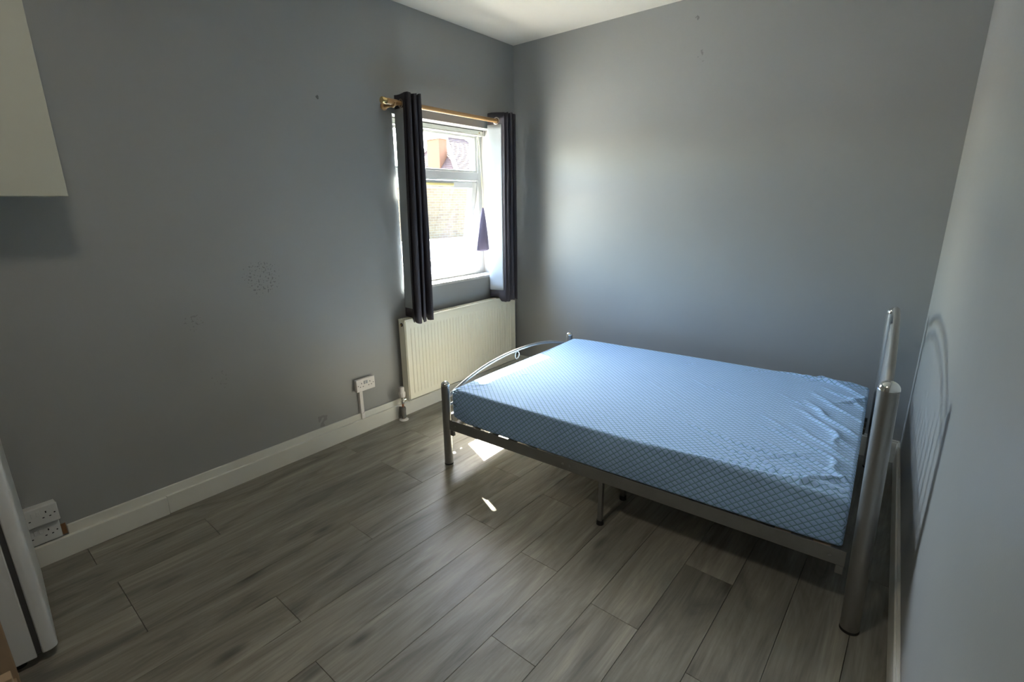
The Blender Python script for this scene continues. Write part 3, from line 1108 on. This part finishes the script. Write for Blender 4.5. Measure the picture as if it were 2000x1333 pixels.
AU, AV, AZ = axis(MU0, MU1, RAD * 1.6, 250), axis(MV0, MV1, RAD * 1.6, 180), axis(MZ0, MZ1, RAD * 1.6, 14)
ridges = []      # (u0,v0,u1,v1,height,width) creases in the sheet, mostly pulled towards the head end


def ridge(*a):
    ridges.append(a)


for a in ((1.55, 0.10, 1.955, 0.045, 0.010, 0.012), (1.40, 0.20, 1.945, 0.060, 0.009, 0.012), (1.30, 0.33, 1.93, 0.10, 0.008, 0.010),
          (1.62, 0.34, 1.93, 0.15, 0.007, 0.011), (1.62, 0.50, 1.90, 0.26, 0.010, 0.011), (1.70, 0.56, 1.95, 0.36, 0.009, 0.012),
          (1.55, 0.62, 1.74, 0.50, 0.006, 0.010), (1.68, 0.78, 1.945, 0.50, 0.012, 0.013), (1.72, 0.92, 1.955, 0.62, 0.013, 0.014),
          (1.60, 0.98, 1.80, 0.80, 0.006, 0.011), (1.74, 1.10, 1.955, 0.80, 0.011, 0.014), (1.78, 1.22, 1.955, 0.98, 0.012, 0.013),
          (1.80, 1.33, 1.955, 1.14, 0.013, 0.014), (1.52, 1.36, 1.86, 1.335, 0.010, 0.012), (1.66, 1.30, 1.90, 1.34, 0.007, 0.012),
          (1.30, 1.30, 1.48, 1.32, 0.004, 0.008), (0.95, 1.22, 1.05, 1.25, 0.004, 0.008),
          (0.052, 0.04, 0.20, 0.15, 0.007, 0.009), (0.050, 0.05, 0.16, 0.30, 0.006, 0.010), (0.055, 0.03, 0.24, 0.07, 0.005, 0.008),
          (0.22, 0.36, 0.30, 0.45, 0.004, 0.007), (0.24, 0.38, 0.26, 0.44, 0.004, 0.006),
          (0.90, 0.75, 1.20, 0.62, 0.003, 0.010), (1.00, 0.50, 1.35, 0.36, 0.003, 0.010), (1.10, 0.95, 1.40, 0.82, 0.003, 0.010),
          (0.75, 0.25, 0.98, 0.17, 0.0025, 0.009),
          (1.28, 0.030, 1.95, 0.034, 0.010, 0.014), (1.45, 0.075, 1.95, 0.055, 0.008, 0.011), (1.80, 0.05, 1.955, 0.16, 0.012, 0.012),
          (1.88, 0.30, 1.955, 0.12, 0.010, 0.012), (1.84, 0.62, 1.90, 0.44, 0.009, 0.012), (1.86, 1.00, 1.95, 1.24, 0.012, 0.016),
          (1.72, 1.375, 1.95, 1.372, 0.018, 0.020), (1.62, 1.365, 1.80, 1.37, 0.010, 0.012), (1.58, 0.16, 1.80, 0.30, 0.004, 0.012)):
    ridge(*a)


def top_disp(u, v):
    h = 0.0
    for (u0, v0, u1, v1, hh, w) in ridges:
        du, dv = u1 - u0, v1 - v0
        L2 = du * du + dv * dv
        q = ((u - u0) * du + (v - v0) * dv) / L2
        if q < -0.15 or q > 1.15:
            continue
        off = 0.022 * math.sin(q * 3.4 + u0 * 40) + 0.006 * math.sin(q * 11 + v0 * 30)
        ln = math.sqrt(L2)
        dist = ((u - u0) * -dv + (v - v0) * du) / ln + off
        if abs(dist) > 3 * w:
            continue
        fade = max(0.0, math.sin(math.pi * min(max((q + 0.15) / 1.30, 0), 1))) ** 0.7
        h += hh * fade * math.exp(-(dist / w) ** 2)
    return h


mv, mf, muv = [], [], []
idx = {}


def mvert(face, a, b, u, v, z, uv):
    key = (round(u, 5), round(v, 5), round(z, 5))
    if key in idx:
        return idx[key]
    iu, iv, iz = min(max(u, MU0 + RAD), MU1 - RAD), min(max(v, MV0 + RAD), MV1 - RAD), min(max(z, MZ0 + RAD), MZ1 - RAD)
    d = Vector((u - iu, v - iv, z - iz))
    if d.length > 1e-9:
        d = d.normalized() * RAD
        # keep faces flat: only the rounded rim uses the ball
    x, y, zz = iu + d.x, iv + d.y, iz + d.z
    if d.length < 1e-9:
        x, y, zz = u, v, z
    # foam swell of the sides, slack top
    qu = (u - MU0) / (MU1 - MU0)
    qv = (v - MV0) / (MV1 - MV0)
    qz = (z - MZ0) / (MZ1 - MZ0)
    sw = math.sin(math.pi * min(max(qu, 0), 1)) ** 0.6
    if qv < 0.5:
        y -= 0.026 * sw * (1 - qv * 2) ** 6 * (0.45 + 0.55 * math.sin(math.pi * qz * 0.8 + 0.3))
        y -= 0.006 * math.sin(u * 7.0 + 0.6) * math.sin(math.pi * qz) * (1 - qv * 2) ** 8
    else:
        y += 0.010 * sw * (qv * 2 - 1) ** 6
    if z > MZ1 - 0.02:
        zz += top_disp(x, y)
        zz += 0.003 * math.sin(u * 3.1 + 1) * math.sin(v * 4.2)
        zz -= 0.010 * max(0, 1 - qu / 0.08) ** 2
    # the head corner at the front is tucked and pinched
    zz -= 0.0 if qz < 0.5 else 0.012 * max(0, (qu - 0.93) / 0.07) ** 2
    # the foot end of the underside is rounded up
    if qz < 0.5:
        zz += 0.022 * max(0, 1 - qu / 0.06) ** 1.5
    mv.append((x, y, zz))
    idx[key] = len(mv) - 1
    return idx[key]


def sheet_side(P, Q, fn, uvf, flip):
    for i in range(len(P) - 1):
        for j in range(len(Q) - 1):
            cs = [(P[i], Q[j]), (P[i + 1], Q[j]), (P[i + 1], Q[j + 1]), (P[i], Q[j + 1])]
            if flip:
                cs = cs[::-1]
            ids, uvs = [], []
            for a, b in cs:
                u, v, z = fn(a, b)
                ids.append(mvert(None, a, b, u, v, z, None))
                uvs.append(uvf(u, v, z))
            mf.append(tuple(ids))
            muv.append(uvs)


sheet_side(AU, AV, lambda a, b: (a, b, MZ1), lambda u, v, z: (u, v), False)
sheet_side(AU, AV[::12] + [AV[-1]] if (len(AV) - 1) % 12 else AV[::12], lambda a, b: (a, b, MZ0), lambda u, v, z: (u, v), True) if False else None
sheet_side(AU, AV, lambda a, b: (a, b, MZ0), lambda u, v, z: (u, v), True)
sheet_side(AU, AZ, lambda a, b: (a, MV0, b), lambda u, v, z: (u, MV0 - (MZ1 - z)), False)
sheet_side(AU, AZ, lambda a, b: (a, MV1, b), lambda u, v, z: (u, MV1 + (MZ1 - z)), True)
sheet_side(AV, AZ, lambda a, b: (MU0, a, b), lambda u, v, z: (MU0 - (MZ1 - z), v), True)
sheet_side(AV, AZ, lambda a, b: (MU1, a, b), lambda u, v, z: (MU1 + (MZ1 - z), v), False)
MBASE = (1.0, 0.70, MZ0)
me = bpy.data.meshes.new('mattress')
me.from_pydata([(x - MBASE[0], y - MBASE[1], z - MBASE[2]) for x, y, z in mv], [], mf)
uvl = me.uv_layers.new(name='UVMap')
flat = [c for uvs in muv for uv in uvs for c in uv]
uvl.data.foreach_set('uv', flat)
me.polygons.foreach_set('use_smooth', [True] * len(me.polygons))
me.materials.append(MAT['sheet'])
me.update()
mo = bpy.data.objects.new('mattress', me)
col.objects.link(mo)
place(mo, 'bed', MBASE)
tag(mo, 'double mattress in a pale blue diamond patterned fitted sheet', 'mattress')

# ------------------------------------------------------------------ ceiling lamp (behind the camera's view)
LAMP_STRENGTH = 7.0
m, n, l, b = newmat('opal_lamp_glass')
b.inputs['Base Color'].default_value = (0.9, 0.88, 0.82, 1)
b.inputs['Emission Color'].default_value = (1.0, 0.90, 0.76, 1)
b.inputs['Emission Strength'].default_value = LAMP_STRENGTH
MAT['opal'] = m
t = thing('ceiling_lamp', 'round opal dome lamp flush on the ceiling', 'lamp', 'world', (1.9, -3.3, H))
part('base_plate', MB().lathe((1.9, -3.3, H), (0, 0, -1), [(0, 0.165), (0.018, 0.165), (0.022, 0.155)], 32), 'plastic', t, smooth=True)
part('dome', MB().lathe((1.9, -3.3, H - 0.022), (0, 0, -1), [(0.0005, 0.15), (0.03, 0.143), (0.055, 0.115), (0.072, 0.07), (0.078, 0.02), (0.0785, 0.002)], 32), 'opal', t, smooth=True)

# ------------------------------------------------------------------ outside the window
solo('ground', MB().box(-70, -0.6, -25, 70, -2.9, -2.8), 'ground', 'pale paved yard far below the window', None, kind='structure')
t = thing('brick_outbuilding', 'pale brick wall facing the open lower sash of the window', 'building', 'world', (-10.0, 8.0, -2.8))
part('wall', MB().box(-12.0, -9.0, 1.0, 14.0, -2.8, 2.20), 'brick', t)
part('coping', MB().box(-12.06, -8.94, 0.94, 14.06, 2.201, 2.28), 'render', t, bevel=0.01)


def roof_courses(mb, e0, e1, r0, r1, n):
    """stepped tile courses between the eave e0-e1 and the ridge r0-r1"""
    e0, e1, r0, r1 = map(Vector, (e0, e1, r0, r1))
    nrm = (e1 - e0).cross(r0 - e0).normalized()
    if nrm.z < 0:
        nrm = -nrm
    for i in range(n):
        a, b = i / n, (i + 1.12) / n
        p = [e0.lerp(r0, a) + nrm * 0.05, e1.lerp(r1, a) + nrm * 0.05, e1.lerp(r1, min(b, 1)), e0.lerp(r0, min(b, 1))]
        q = [x - nrm * 0.04 for x in p]
        mb.add(p + q, [(0, 1, 2, 3), (4, 7, 6, 5), (0, 4, 5, 1), (1, 5, 6, 2), (2, 6, 7, 3), (3, 7, 4, 0)])


t = thing('neighbour_house', 'house with a clay tiled hipped roof seen through the top light', 'house', 'world', (-35.4, 31.0, -2.8))
part('wall', MB().box(-40.2, -30.6, 29.3, 37.9, -2.8, 3.95), 'brick', t)
ec, ed = (-30.3, 29.0, 3.9), (-40.5, 29.0, 3.9)
ef, eg = (-30.3, 38.2, 3.9), (-40.5, 38.2, 3.9)
r0_, r1_ = (-35.4, 32.3, 7.95), (-35.4, 34.9, 7.95)
for (a_, b_, c_, d_) in ((ec, ef, r0_, r1_), (ed, ec, r0_, r0_), (eg, ed, r1_, r0_), (ef, eg, r1_, r1_)):
    mb = MB()
    roof_courses(mb, a_, b_, c_, d_, 24)
    part('roof_slope', mb, 'rooftile', t)
up_ = Vector((0, 0, 0.08))
for (a_, b_) in ((ec, r0_), (ed, r0_), (ef, r1_), (eg, r1_), (r0_, r1_)):
    part('hip_tiles', MB().tube([Vector(a_) + up_, Vector(b_) + up_], 0.22, 8), 'ridge', t)
ch = part('chimney', MB().box(-35.0, -33.3, 29.6, 30.6, 4.6, 7.35), 'chimney', t, bevel=0.03)
part('chimney_cap', MB().box(-35.1, -33.2, 29.5, 30.7, 7.351, 7.55), 'ridge', ch, bevel=0.03)
t = thing('garden_wall', 'white rendered yard wall below the brick house', 'wall', 'world', (-7.6, 8.0, -2.8))
part('wall', MB().box(-7.7, -7.5, 0.0, 13.0, -2.8, 0.55), 'render', t)
part('coping', MB().box(-7.75, -7.45, 0.0, 13.0, 0.551, 0.61), 'render', t, bevel=0.01)
